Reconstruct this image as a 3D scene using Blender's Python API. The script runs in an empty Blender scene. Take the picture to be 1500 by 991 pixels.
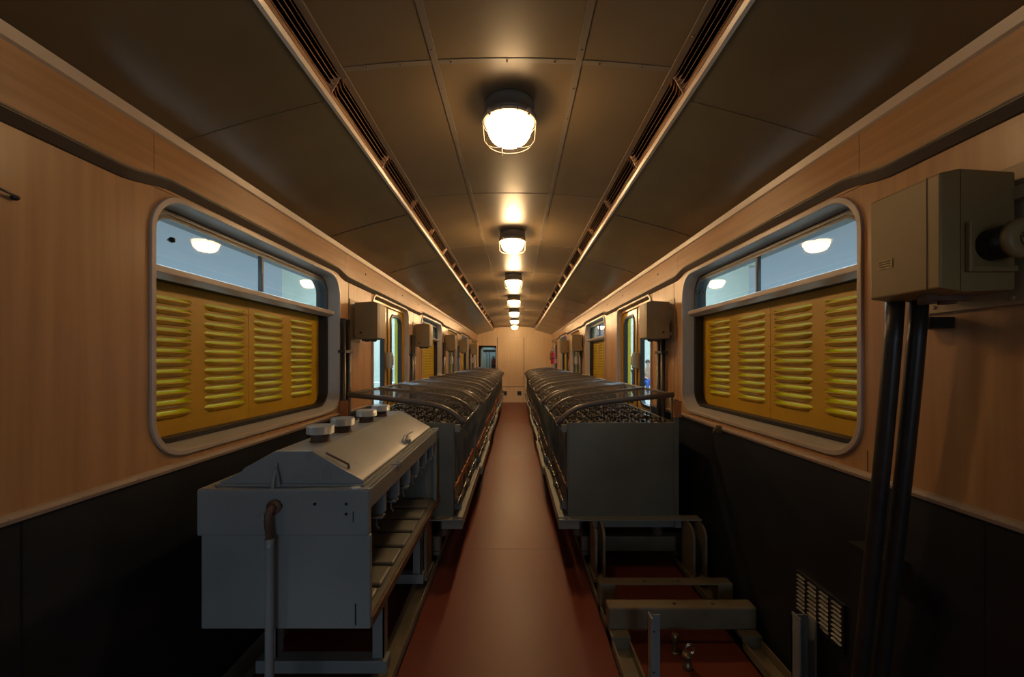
import bpy, bmesh, math, random
from mathutils import Vector, Matrix
from mathutils.geometry import tessellate_polygon
random.seed(7)
E = 1.354            # camera height above the car floor; all numbers below are relative to the eye
PI = math.pi
SC = bpy.context.scene
COL = SC.collection
XC = -0.03           # centre line of the car
YB = 13.1            # far bulkhead
YF = -3.2            # rear end behind the camera

# ------------------------------------------------------------------ materials
def mat(name, col, rough=.5, metal=0., coat=0., spec=.5):
    m = bpy.data.materials.new(name); m.use_nodes = True
    b = m.node_tree.nodes['Principled BSDF']
    b.inputs['Base Color'].default_value = (*col, 1)
    b.inputs['Roughness'].default_value = rough
    b.inputs['Metallic'].default_value = metal
    b.inputs['Coat Weight'].default_value = coat
    b.inputs['Specular IOR Level'].default_value = spec
    return m

def noisy(name, c1, c2, rough=.5, scale=(6, 6, 6), detail=4, lo=.35, hi=.65, bump=0., metal=0., spec=.5, rvar=0., c3=None, bscale=None):
    m = mat(name, c1, rough, metal, spec=spec)
    nt = m.node_tree; N = nt.nodes; L = nt.links; b = N['Principled BSDF']
    tc = N.new('ShaderNodeTexCoord'); mp = N.new('ShaderNodeMapping'); mp.inputs['Scale'].default_value = scale
    nz = N.new('ShaderNodeTexNoise'); nz.inputs['Scale'].default_value = 1; nz.inputs['Detail'].default_value = detail
    cr = N.new('ShaderNodeValToRGB')
    cr.color_ramp.elements[0].position = lo; cr.color_ramp.elements[0].color = (*c1, 1)
    cr.color_ramp.elements[1].position = hi; cr.color_ramp.elements[1].color = (*c2, 1)
    L.new(tc.outputs['Object'], mp.inputs['Vector']); L.new(mp.outputs['Vector'], nz.inputs['Vector'])
    L.new(nz.outputs['Fac'], cr.inputs['Fac'])
    out = cr.outputs['Color']
    if c3:                                   # scattered small marks
        n2 = N.new('ShaderNodeTexNoise'); n2.inputs['Scale'].default_value = 9; n2.inputs['Detail'].default_value = 6
        L.new(tc.outputs['Object'], n2.inputs['Vector'])
        r2 = N.new('ShaderNodeValToRGB'); r2.color_ramp.elements[0].position = .66; r2.color_ramp.elements[1].position = .74
        L.new(n2.outputs['Fac'], r2.inputs['Fac'])
        mx = N.new('ShaderNodeMixRGB'); L.new(r2.outputs['Color'], mx.inputs['Fac']); L.new(out, mx.inputs['Color1'])
        mx.inputs['Color2'].default_value = (*c3, 1); out = mx.outputs['Color']
    L.new(out, b.inputs['Base Color'])
    if rvar:
        mr = N.new('ShaderNodeMapRange'); mr.inputs['To Min'].default_value = max(0, rough - rvar); mr.inputs['To Max'].default_value = rough + rvar
        L.new(nz.outputs['Fac'], mr.inputs['Value']); L.new(mr.outputs['Result'], b.inputs['Roughness'])
    if bump:
        bp = N.new('ShaderNodeBump'); bp.inputs['Strength'].default_value = bump; bp.inputs['Distance'].default_value = .004
        n3 = N.new('ShaderNodeTexNoise'); n3.inputs['Scale'].default_value = bscale or 25; n3.inputs['Detail'].default_value = 3
        L.new(tc.outputs['Object'], n3.inputs['Vector'])
        L.new(n3.outputs['Fac'], bp.inputs['Height']); L.new(bp.outputs['Normal'], b.inputs['Normal'])
    return m

def emis(name, col, s):
    m = bpy.data.materials.new(name); m.use_nodes = True
    nt = m.node_tree; nt.nodes.clear()
    e = nt.nodes.new('ShaderNodeEmission'); e.inputs['Color'].default_value = (*col, 1); e.inputs['Strength'].default_value = s
    o = nt.nodes.new('ShaderNodeOutputMaterial'); nt.links.new(e.outputs[0], o.inputs[0]); return m

def glassy(name, tint=(.9, .95, .97), ior=1.5, rough=0.02):
    m = bpy.data.materials.new(name); m.use_nodes = True
    nt = m.node_tree; nt.nodes.clear(); L = nt.links
    t = nt.nodes.new('ShaderNodeBsdfTransparent'); t.inputs[0].default_value = (*tint, 1)
    g = nt.nodes.new('ShaderNodeBsdfGlossy'); g.inputs['Roughness'].default_value = rough
    lw = nt.nodes.new('ShaderNodeLayerWeight'); lw.inputs[0].default_value = .5
    pw = nt.nodes.new('ShaderNodeMath'); pw.operation = 'POWER'; pw.inputs[1].default_value = 4.5; L.new(lw.outputs['Facing'], pw.inputs[0])
    f = nt.nodes.new('ShaderNodeMath'); f.operation = 'MULTIPLY_ADD'; f.inputs[1].default_value = .9; f.inputs[2].default_value = .03; f.use_clamp = True; L.new(pw.outputs[0], f.inputs[0])
    mx = nt.nodes.new('ShaderNodeMixShader'); o = nt.nodes.new('ShaderNodeOutputMaterial')
    L.new(f.outputs[0], mx.inputs[0]); L.new(t.outputs[0], mx.inputs[1]); L.new(g.outputs[0], mx.inputs[2]); L.new(mx.outputs[0], o.inputs[0])
    return m

def lampglass(name, st):
    m = bpy.data.materials.new(name); m.use_nodes = True
    nt = m.node_tree; nt.nodes.clear(); L = nt.links
    t = nt.nodes.new('ShaderNodeBsdfTransparent'); t.inputs[0].default_value = (.95, .92, .86, 1)
    e = nt.nodes.new('ShaderNodeEmission'); e.inputs[0].default_value = (1, .66, .34, 1); e.inputs[1].default_value = st
    g = nt.nodes.new('ShaderNodeBsdfGlossy'); g.inputs['Roughness'].default_value = .1
    mx = nt.nodes.new('ShaderNodeMixShader'); mx.inputs[0].default_value = .05; a = nt.nodes.new('ShaderNodeAddShader'); o = nt.nodes.new('ShaderNodeOutputMaterial')
    L.new(t.outputs[0], mx.inputs[1]); L.new(g.outputs[0], mx.inputs[2]); L.new(mx.outputs[0], a.inputs[0]); L.new(e.outputs[0], a.inputs[1]); L.new(a.outputs[0], o.inputs[0])
    return m

W1, W2 = (.42, .225, .10), (.54, .31, .145)
M = dict(
    wood_v=noisy('laminate_upright_grain', W1, W2, .3, (3, 30, 1.2), 6, .3, .7, rvar=.04),
    wood_h=noisy('laminate_lengthwise_grain', (.38, .195, .08), (.50, .275, .12), .3, (3, 1.6, 42), 6, .3, .7, rvar=.04),
    wood_b=noisy('laminate_bulkhead', (.72, .49, .26), (.80, .57, .33), .35, (30, 3, 1.2), 6, .3, .7),
    ceil=noisy('ceiling_paint', (.19, .132, .07), (.235, .165, .09), .38, (2, 2, 2), 3, .3, .7),
    ceil_side=noisy('ceiling_side_paint', (.175, .135, .075), (.22, .17, .095), .22, (2, 2, 2), 3, .3, .7),
    strip=mat('ceiling_strip', (.24, .19, .135), .4),
    cornice=mat('cornice_metal', (.55, .43, .33), .35),
    mould=mat('moulding_shade_dark', (.07, .05, .035), .4),  # shade under the moulding put into its colour; seams and screw caps share it
    mould_lip=mat('moulding_lip', (.38, .30, .22), .4),
    dado=noisy('dado_dark', (.012, .014, .018), (.02, .023, .028), .42, (5, 5, 5), 5, rvar=.06, bump=.08, c3=(.024, .027, .034)),
    dstrip=noisy('dado_strip', (.40, .30, .23), (.46, .36, .27), .4, (20, 3, 3), 3),
    floor=noisy('red_floor', (.135, .030, .017), (.19, .046, .028), .42, (2.2, .7, 1), 6, .3, .75, rvar=.1, spec=.28, bump=.03, bscale=14),
    frame=noisy('window_frame_metal', (.46, .38, .32), (.54, .45, .39), .3, (6, 6, 6), 3),
    reveal=mat('window_reveal', (.42, .40, .37), .35),
    rubber=mat('black_rubber', (.012, .012, .013), .45),
    alu=mat('grey_window_track', (.09, .10, .11), .4),
    yellow=noisy('yellow_paint', (.56, .32, .006), (.63, .36, .010), .42, (5, 5, 5), 3),
    yellow_daylit=noisy('yellow_paint_daylit', (.74, .64, .01), (.82, .72, .012), .45, (5, 5, 5), 3),  # same yellow, made lighter and greener to carry daylight on hoods and outer parts
    doorleaf=noisy('door_leaf_yellow', (.50, .28, .03), (.56, .32, .04), .22, (5, 5, 5), 3),
    glass=glassy('pane_glass'),
    lip=mat('cream_lip', (.85, .70, .55), .35),
    slat=mat('vent_slat', (.50, .30, .18), .4),
    dark=mat('dark_recess', (.01, .008, .006), .7),
    box=noisy('beige_box', (.23, .155, .062), (.28, .19, .08), .42, (4, 4, 4), 4, bump=.12),
    plate=mat('beige_plate', (.36, .26, .15), .45),
    conduit=noisy('dark_conduit', (.02, .018, .016), (.035, .03, .027), .38, (9, 9, 9), 3, bump=.3),
    grey=noisy('grey_enamel', (.25, .27, .275), (.30, .32, .32), .3, (3, 3, 3), 4, bump=.12, c3=(.24, .25, .25), rvar=.08),
    greyd=noisy('grey_enamel_worn', (.20, .205, .185), (.25, .255, .23), .42, (4, 4, 4), 5, bump=.15, c3=(.16, .14, .11)),
    bat=noisy('battery_grey', (.115, .117, .090), (.15, .152, .118), .4, (3, 3, 3), 4, bump=.1, c3=(.16, .16, .13)),
    rust=noisy('rusty_steel', (.10, .055, .035), (.16, .10, .07), .6, (20, 20, 20), 5, bump=.2),
    orange=noisy('orange_strip', (.33, .11, .03), (.42, .16, .045), .5, (8, 8, 8), 3),
    rail=noisy('rail_paint', (.17, .14, .09), (.23, .195, .13), .5, (7, 7, 7), 5, bump=.2, c3=(.12, .08, .05)),
    tube=mat('dark_tube', (.11, .092, .082), .38),
    tubeb=mat('polished_tube', (.25, .24, .23), .15, .9),
    wire=mat('dark_wire', (.06, .05, .045), .6),
    cellc=noisy('cell_case', (.10, .10, .085), (.14, .135, .11), .5, (9, 9, 9), 4),
    term=mat('terminal_dark', (.05, .04, .033), .3, .5),
    capm=mat('filler_cap', (.14, .11, .08), .45),
    steel=mat('bright_steel', (.6, .58, .55), .2, 1.),
    brass=noisy('dull_brass', (.22, .17, .09), (.30, .24, .13), .35, (30, 30, 30), 3, metal=.7),
    lamph=mat('lamp_housing', (.16, .14, .115), .35),
    lamprim=mat('lamp_rim', (.55, .42, .32), .35),
    cage=mat('cage_wire', (.22, .20, .17), .4),
    bulb_near=emis('bulb_glow_near', (1., .65, .32), 60), bulb=emis('bulb_glow', (1., .65, .32), 230), globe_near=lampglass('lamp_glass_near', 11), globe=lampglass('lamp_glass', 18),
    red=mat('red_paint', (.42, .02, .015), .3),
    black=mat('black_plastic', (.012, .012, .012), .4),
    lock=mat('lock_grey', (.40, .36, .31), .35),
    platf=noisy('platform_stone', (.46, .47, .46), (.54, .55, .54), .4, (1, 1, 1), 4),
    stone=noisy('pale_stone', (.55, .62, .55), (.62, .68, .60), .6, (1.2, 1.2, 1.2), 4),
    hallw=noisy('hall_wall', (.58, .66, .64), (.66, .72, .70), .6, (.6, .6, .6), 4),
    cab=mat('cab_pale_blue', (.50, .60, .66), .5),
    seam=mat('seam_dark', (.10, .065, .035), .6),
    bead=mat('pale_bead', (.62, .50, .36), .4),
    skin=mat('skin', (.50, .30, .21), .55), hair=mat('dark_hair', (.03, .02, .015), .6),
    yshirt=mat('pale_yellow_shirt', (.60, .62, .30), .8), jeans=mat('blue_trousers', (.03, .09, .35), .8),
    rshirt=mat('dull_red_top', (.30, .05, .06), .8), navy=mat('dark_blue_cloth', (.03, .035, .08), .8),
    blue=mat('blue_panel', (.03, .10, .42), .5), white=mat('white_paint', (.7, .7, .68), .5),
)

# ------------------------------------------------------------------ mesh builder (world coordinates relative to the eye)
def S(s):
    return lambda h, y, z: (XC + s*h, y, z)

class MB:
    def __init__(self): self.v = []; self.f = []; self.sm = []; self.mi = []; self.cm = 0
    def add(self, vs, fs, smooth=False):
        o = len(self.v); self.v += [tuple(p) for p in vs]
        for f in fs: self.f.append([i + o for i in f]); self.sm.append(smooth); self.mi.append(self.cm)
        return self
    def box(self, a, b):
        x0, y0, z0 = a; x1, y1, z1 = b
        vs = [(x, y, z) for x in (x0, x1) for y in (y0, y1) for z in (z0, z1)]
        return self.add(vs, [(0, 1, 3, 2), (4, 6, 7, 5), (0, 4, 5, 1), (2, 3, 7, 6), (0, 2, 6, 4), (1, 5, 7, 3)])
    def sbox(self, s, h0, h1, y0, y1, z0, z1):
        return self.box((XC + s*h0, y0, z0), (XC + s*h1, y1, z1))
    def tube(self, pts, r, n=8, closed=False, caps=True):
        P = [Vector(p) for p in pts]; m = len(P); rings = []; up = None
        for i, p in enumerate(P):
            a = P[(i - 1) % m] if (closed or i > 0) else P[i]
            b = P[(i + 1) % m] if (closed or i < m - 1) else P[i]
            t = (b - a).normalized()
            if up is None:
                up = Vector((0, 0, 1)) if abs(t.z) < .9 else Vector((0, 1, 0))
            u = (up - t*up.dot(t)).normalized(); w = t.cross(u); up = u
            rr = r[i] if isinstance(r, (list, tuple)) else r
            rings.append([p + (u*math.cos(2*PI*k/n) + w*math.sin(2*PI*k/n))*rr for k in range(n)])
        vs = [q for R in rings for q in R]; fs = []
        for i in range(m if closed else m - 1):
            j = (i + 1) % m
            for k in range(n):
                l = (k + 1) % n; fs.append((i*n + k, i*n + l, j*n + l, j*n + k))
        self.add(vs, fs, n > 4)
        if caps and not closed:
            o = len(self.v) - len(vs)
            self.f.append([o + k for k in range(n)]); self.sm.append(False); self.mi.append(self.cm)
            self.f.append([o + (m - 1)*n + k for k in range(n)]); self.sm.append(False); self.mi.append(self.cm)
        return self
    def lathe(self, prof, c, axis='z', n=24, flip=1, smooth=True):
        vs = []
        for r, t in prof:
            for k in range(n):
                a = 2*PI*k/n; p, q = r*math.cos(a), r*math.sin(a); t_ = t*flip
                d = {'z': (p, q, t_), 'x': (t_, p, q), 'y': (p, t_, q)}[axis]
                vs.append((c[0] + d[0], c[1] + d[1], c[2] + d[2]))
        fs = []
        for i in range(len(prof) - 1):
            for k in range(n):
                l = (k + 1) % n; fs.append((i*n + k, i*n + l, (i + 1)*n + l, (i + 1)*n + k))
        fs.append(tuple(range(n))); fs.append(tuple((len(prof) - 1)*n + k for k in range(n)))
        return self.add(vs, fs, smooth)
    def cyl(self, c, r, t0, t1, axis='z', n=20): return self.lathe([(r, t0), (r, t1)], c, axis, n)
    def plate(self, outer, holes, fn0, fn1):
        """a sheet with holes: loops of 2-D points, fn0/fn1 map them to the two faces"""
        loops = [outer] + list(holes)
        tris = tessellate_polygon([[Vector((a, b, 0)) for a, b in lp] for lp in loops])
        flat = [p for lp in loops for p in lp]; n = len(flat)
        vs = [fn0(*p) for p in flat] + [fn1(*p) for p in flat]
        fs = [tuple(t) for t in tris] + [tuple(i + n for i in t[::-1]) for t in tris]
        o = 0
        for lp in loops:
            k = len(lp)
            for i in range(k):
                j = (i + 1) % k; fs.append((o + i, o + j, o + j + n, o + i + n))
            o += k
        return self.add(vs, fs)
    def ringwall(self, loop, fn0, fn1, smooth=True):
        k = len(loop); vs = [fn0(*p) for p in loop] + [fn1(*p) for p in loop]
        return self.add(vs, [(i, (i + 1) % k, (i + 1) % k + k, i + k) for i in range(k)], smooth)
    def prism(self, poly, fn0, fn1): return self.plate(poly, [], fn0, fn1)
    def build(self, name, m, parent=None, bevel=0., **props):
        me = bpy.data.meshes.new(name)
        vs = [Vector((a, b, c + E)) for a, b, c in self.v]
        if parent is not None:
            base = world_loc(parent); loc = (0, 0, 0); off = base
        else:
            xs, ys, zs = zip(*vs); off = Vector(((min(xs) + max(xs))/2, (min(ys) + max(ys))/2, min(zs))); loc = off
        me.from_pydata([v - off for v in vs], [], self.f)
        ms = m if isinstance(m, (list, tuple)) else [m]
        for q in ms: me.materials.append(q)
        me.polygons.foreach_set('use_smooth', self.sm); me.polygons.foreach_set('material_index', self.mi)
        bm = bmesh.new(); bm.from_mesh(me); bmesh.ops.recalc_face_normals(bm, faces=bm.faces); bm.to_mesh(me); bm.free()
        o = bpy.data.objects.new(name, me); COL.objects.link(o); o.location = loc
        if parent is not None: o.parent = parent
        if bevel:
            b = o.modifiers.new('bevel', 'BEVEL'); b.width = bevel; b.segments = 2; b.limit_method = 'ANGLE'; b.angle_limit = math.radians(40)
        for k, v in props.items(): o[k] = v
        return o

def world_loc(o):
    v = Vector(o.location)
    while o.parent: o = o.parent; v += Vector(o.location)
    return v
def thing(name, loc, label, cat, group=None, kind=None):
    o = bpy.data.objects.new(name, None); COL.objects.link(o); o.empty_display_size = .1
    o.location = (loc[0], loc[1], loc[2] + E); tag(o, label, cat, group, kind); return o
def tag(o, label, cat, group=None, kind=None):
    o['label'] = label; o['category'] = cat
    if group: o['group'] = group
    if kind: o['kind'] = kind
    return o
def copy_tree(o, parent=None, dx=0, dy=0, dz=0, label=None):
    c = o.copy(); COL.objects.link(c)
    if parent is not None: c.parent = parent
    else: c.location = (o.location[0] + dx, o.location[1] + dy, o.location[2] + dz)
    if label: c['label'] = label
    for ch in list(o.children): copy_tree(ch, c)
    return c
def rrect(y0, y1, z0, z1, r, k=8, rb=None):
    rb = r if rb is None else rb; pts = []
    for cx, cz, a0, rr in ((y1 - rb, z0 + rb, -PI/2, rb), (y1 - r, z1 - r, 0, r), (y0 + r, z1 - r, PI/2, r), (y0 + rb, z0 + rb, PI, rb)):
        if rr <= 0: pts.append((cx, cz)); continue
        for i in range(k + 1):
            a = a0 + PI/2*i/k; pts.append((cx + rr*math.cos(a), cz + rr*math.sin(a)))
    return pts
def rect(y0, y1, z0, z1): return [(y0, z0), (y1, z0), (y1, z1), (y0, z1)]
ORD = ['nearest', 'second', 'third', 'fourth', 'fifth', 'sixth', 'seventh', 'eighth', 'farthest']
SIDE = {-1: 'left', 1: 'right'}

# ------------------------------------------------------------------ the setting
WIN = [-1.84, 2.12, 6.08, 10.04]
DOORS = [.13, 4.11, 8.06, 12.0]
DH = .585                       # half width of a doorway
WH = 1.20                       # half width of the car
ZT, ZM, ZD, ZFL = .80, .60, -.386, -1.354
WZ0, WZ1 = -.35, .592

fl = MB().box((XC - 1.42, YF, ZFL - .06), (XC + 1.42, YB + 1.6, ZFL)).build('floor', M['floor'])
tag(fl, 'worn red linoleum floor running down the middle aisle', 'floor', kind='structure')

def ceil_z(h):                  # arch of the roof lining
    if h < .61: return 1.07 - .034*(h/.585)**2
    t = (h - .66)/(1.20 - .66); return .955 + (ZT - .955)*(t*.86 + .14*t*t)
for y in (2.94, 5.9, 8.9):
    q = MB().box((-.36, y - .0015, ZFL), (.30, y + .0015, ZFL + .0006)).build('floor_seam', M['seam'], None); q.parent = fl; q.location = (q.location.x - fl.location.x, q.location.y - fl.location.y, q.location.z - fl.location.z)
c = thing('ceiling', (XC, 5, .8), 'glossy beige panelled ceiling curving over the aisle', 'ceiling', kind='structure')
m_ = MB()
hs = [(.60*i/10) for i in range(11)]
vs = []; fs = []
pr = [(-h, ceil_z(h)) for h in hs[::-1]] + [(h, ceil_z(h)) for h in hs[1:]]
for h, z in pr: vs += [(XC + h, YF, z), (XC + h, YB, z)]
fs = [(2*i, 2*i + 2, 2*i + 3, 2*i + 1) for i in range(len(pr) - 1)]
m_.add(vs, fs, True); m_.build('ceiling_centre_panel', M['ceil'], c)
for s in (-1, 1):
    m_ = MB(); pr = [.655 + (1.215 - .655)*i/12 for i in range(13)]; vs = []
    for h in pr: vs += [(XC + s*h, YF, ceil_z(h)), (XC + s*h, YB, ceil_z(h))]
    m_.add(vs, [(2*i, 2*i + 2, 2*i + 3, 2*i + 1) for i in range(12)], True)
    m_.build('ceiling_side_panel', M['ceil_side'], c)
    # roof outer skin closing everything above
MB().box((XC - 1.40, YF, 1.16), (XC + 1.40, YB + 1.6, 1.2)).build('roof_skin', M['dark'], c)
def arch_strip(y, w, t, h0, h1, n=16):
    q = MB(); vs = []; fs = []
    for i in range(n + 1):
        h = h0 + (h1 - h0)*i/n; z = ceil_z(abs(h))
        vs += [(XC + h, y - w/2, z - t), (XC + h, y + w/2, z - t), (XC + h, y + w/2, z + .002), (XC + h, y - w/2, z + .002)]
    for i in range(n):
        for k in range(4): fs.append((4*i + k, 4*i + (k + 1) % 4, 4*i + 4 + (k + 1) % 4, 4*i + 4 + k))
    return q.add(vs, fs)
CY = [1.462 + 1.169*k for k in range(-3, 10)]
for i, y in enumerate(CY):
    if y > YB: continue
    if i % 3 == 0:
        q = arch_strip(y, .022, .002, -.585, .585)
        for h in (-.5, -.38, -.2, .0, .17, .33, .48):
            q.lathe([(.0035, -.0065), (.003, 0)], (XC + h, y, ceil_z(abs(h)) - .001), 'z', 8)
        q.build('cross_strip', M['strip'], c)
    else:
        arch_strip(y, .006, .0015, -.585, .585).build('cross_strip', M['strip'], c)
    for s in (-1, 1):
        arch_strip(y + .05, .012, .002, s*.665, s*1.195).build('side_seam', M['mould'] if i % 3 else M['ceil_side'], c)
for s in (-1, 1):
    q = MB().box((XC + s*.256 - .011, YF, ceil_z(.256) - .004), (XC + s*.256 + .011, YB, ceil_z(.256) + .002))
    y = .6
    while y < YB:
        q.lathe([(.0035, -.0035), (.003, 0)], (XC + s*.256, y, ceil_z(.256) - .003), 'z', 8); y += .2
    q.build('lengthwise_strip', M['strip'], c)

# ceiling vent troughs
for s in (-1, 1):
    P = S(s)
    g = thing('ceiling_vent', (XC + s*.62, 5, .95), 'long louvred air vent with a cream lip, %s of the ceiling lamps' % SIDE[s], 'vent')
    q = MB(); y = YF
    q.sbox(s, .582, .607, YF, YB - .02, 1.030, 1.036)
    yy = .3
    while yy < YB: q.lathe([(.004, -.003), (.003, 0)], P(.594, yy, 1.030), 'z', 8); yy += .2
    q.build('inner_flange', M['strip'], g)
    MB().prism([(.643, .962), (.650, .950), (.664, .950), (.668, .965), (.655, .972)], lambda a, b: P(a, YF, b), lambda a, b: P(a, YB - .1, b)).build('outer_lip', M['lip'], g)
    MB().prism([(.641, .962), (.645, .962), (.652, 1.0), (.648, 1.0)], lambda a, b: P(a, YF, b), lambda a, b: P(a, YB - .1, b)).build('inner_side', M['slat'], g)
    MB().prism([(.655, 1.13), (.655, .96), (.662, .96), (.662, 1.14), (.595, 1.14), (.595, 1.034), (.602, 1.034), (.602, 1.13)], lambda a, b: P(a, YF, b), lambda a, b: P(a, YB - .02, b)).build('trough', M['dark'], g)
    br = [1.49 + .575*k for k in range(-3, 21)]
    for j in range(4):
        h = .612 + .0095*j; z = 1.024 - .013*j
        q = MB()
        for b0, b1 in zip(br[:-1], br[1:]):
            pts = [(b0 + .01, .012), (b0 + .05, 0), (b1 - .012, 0), (b1, .006)]
            for (ya, da), (yb, db) in zip(pts[:-1], pts[1:]):
                q.add([P(h - da, ya, z), P(h - da + .0014, ya, z), P(h - da + .012, ya, z + .02), P(h - da + .0106, ya, z + .02),
                       P(h - db, yb, z), P(h - db + .0014, yb, z), P(h - db + .012, yb, z + .02), P(h - db + .0106, yb, z + .02)],
                      [(0, 1, 2, 3), (7, 6, 5, 4), (0, 4, 5, 1), (1, 5, 6, 2), (2, 6, 7, 3), (3, 7, 4, 0)])
        q.build('slat', M['slat'], g)
    for b in br:
        if b > YB - .3: continue
        MB().prism([(.605, 1.030), (.645, .962), (.652, .972), (.640, 1.02)], lambda a, z: P(a, b, z), lambda a, z: P(a, b + .004, z)).build('bracket', M['slat'], g)

# side walls
def door_notch(d): return [(d - DH, ZD)] + [(d - DH + .09*(1 - math.cos(a)), .565 - .09 + .09*math.sin(a)) for a in [PI/2*i/6 for i in range(7)]] + \
    [(d + DH - .09*(1 - math.cos(a)), .565 - .09 + .09*math.sin(a)) for a in [PI/2*(6 - i)/6 for i in range(7)]] + [(d + DH, ZD)]
def mould_z(y):
    for w in WIN:
        t = abs(y - w)
        if t < .66: return .625
        if t < .86:
            u = (t - .66)/.2; u = u*u*(3 - 2*u); return .625 - .03*u
    return .595
for s in (-1, 1):
    P = S(s); nm = SIDE[s]
    w = thing('wall_' + nm, (XC + s*1.2, 5, ZFL), 'beech laminate %s wall above a dark dado' % nm, 'wall', kind='structure')
    outer = [(YF, ZD)]
    for d in DOORS: outer += door_notch(d)
    outer += [(YB, ZD), (YB, ZM), (YF, ZM)]
    holes = [rrect(y - .735, y + .735, WZ0 + .01, WZ1 - .01, .135) for y in WIN]
    MB().plate(outer, holes, lambda a, b: P(WH, a, b), lambda a, b: P(WH + .012, a, b)).build('laminate_panel', M['wood_v'], w)
    # seams of the main panels
    q = MB()
    for y in (3.02, 3.5, 4.95, 5.27, 6.93, 8.9, 9.2):
        for z0, z1 in ((ZD, .59),): q.sbox(s, WH - .0012, WH, y - .0015, y + .0015, z0, z1)
    if s > 0: q.sbox(s, WH - .0012, WH, 1.36 - .0015, 1.36 + .0015, -.38, -.30)
    q.build('panel_seam', M['seam'], w)
    # frieze
    edges = [YF, -1.0, .3, 1.39, 2.95, 4.2, 5.43, 6.96, 8.2, 9.5, 11.0, YB]
    for a, b in zip(edges[:-1], edges[1:]):
        MB().sbox(s, WH - .004, WH + .01, a + .001, b - .001, ZM - .01, ZT).build('frieze_panel', M['wood_h'], w)
    q = MB()
    for y in (3.35, 4.45, 5.2, 7.5, 8.6): q.lathe([(.008, 0), (.007, .004)], P(WH - .004, y, .70), 'x', 10, -s)
    q.build('screw_cap', M['mould'], w)
    # cornice
    MB().prism([(WH - .02, ZT + .002), (WH - .012, ZT - .026), (WH - .004, ZT - .032), (WH + .01, ZT - .032), (WH + .01, ZT + .006)],
               lambda a, b: P(a, YF, b), lambda a, b: P(a, YB, b)).build('cornice', M['cornice'], w)
    # moulding that bends over each window
    ys = [YF + .04*i for i in range(int((YB - YF)/.04) + 1)]
    for nm2, prof, mt in (('moulding', [(WH - .022, .002), (WH - .022, .009), (WH, .009), (WH, -.026), (WH - .007, -.024)], 'mould'),
                          ('moulding_lip', [(WH - .024, .006), (WH - .018, .014), (WH, .016), (WH, .006)], 'mould_lip')):
        vs = []; fs = []; n = len(prof)
        for y in ys:
            z = mould_z(y)
            for h, dz in prof: vs.append(P(h, y, z + dz))
        for i in range(len(ys) - 1):
            for k in range(n): fs.append((n*i + k, n*i + (k + 1) % n, n*(i + 1) + (k + 1) % n, n*(i + 1) + k))
        MB().add(vs, fs, False).build(nm2, M[mt], w)
    # dado, strip on top of it
    dd = [YF] + [v for d in DOORS for v in (d - DH, d + DH)] + [YB]
    for a, b in zip(dd[::2], dd[1::2]):
        MB().sbox(s, WH - .002, WH + .012, a, b, ZFL, ZD).build('dado', M['dado'], w)
        q = MB().prism([(WH, ZD + .014), (WH - .010, ZD + .011), (WH - .014, ZD), (WH - .010, ZD - .011), (WH, ZD - .014)], lambda h, z: P(h, a, z), lambda h, z: P(h, b, z))
        y = a + .1
        while y < b: q.lathe([(.004, .013), (.0035, .0155)], P(WH, y, ZD), 'x', 8, -s); y += .17
        q.build('dado_strip', M['dstrip'], w)
    q = MB()
    for y in (2.42, 1.02, 3.3): q.sbox(s, WH - .0035, WH - .002, y - .0015, y + .0015, ZFL, ZD - .014)
    q.build('dado_seam', M['rubber'], w)
    # outer skin of the car body, yellow, with the window and door openings
    oh = [rrect(y - .71, y + .71, WZ0 + .02, WZ1 - .02, .12) for y in WIN] + [rrect(d - DH + .005, d + DH - .005, ZFL, .56, .08, rb=0) for d in DOORS]
    MB().plate(rect(YF, YB + 1.6, ZFL - .2, 1.2), oh, lambda a, b: P(1.325, a, b), lambda a, b: P(1.345, a, b)).build('outer_skin', M['yellow_daylit'], w)

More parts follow.
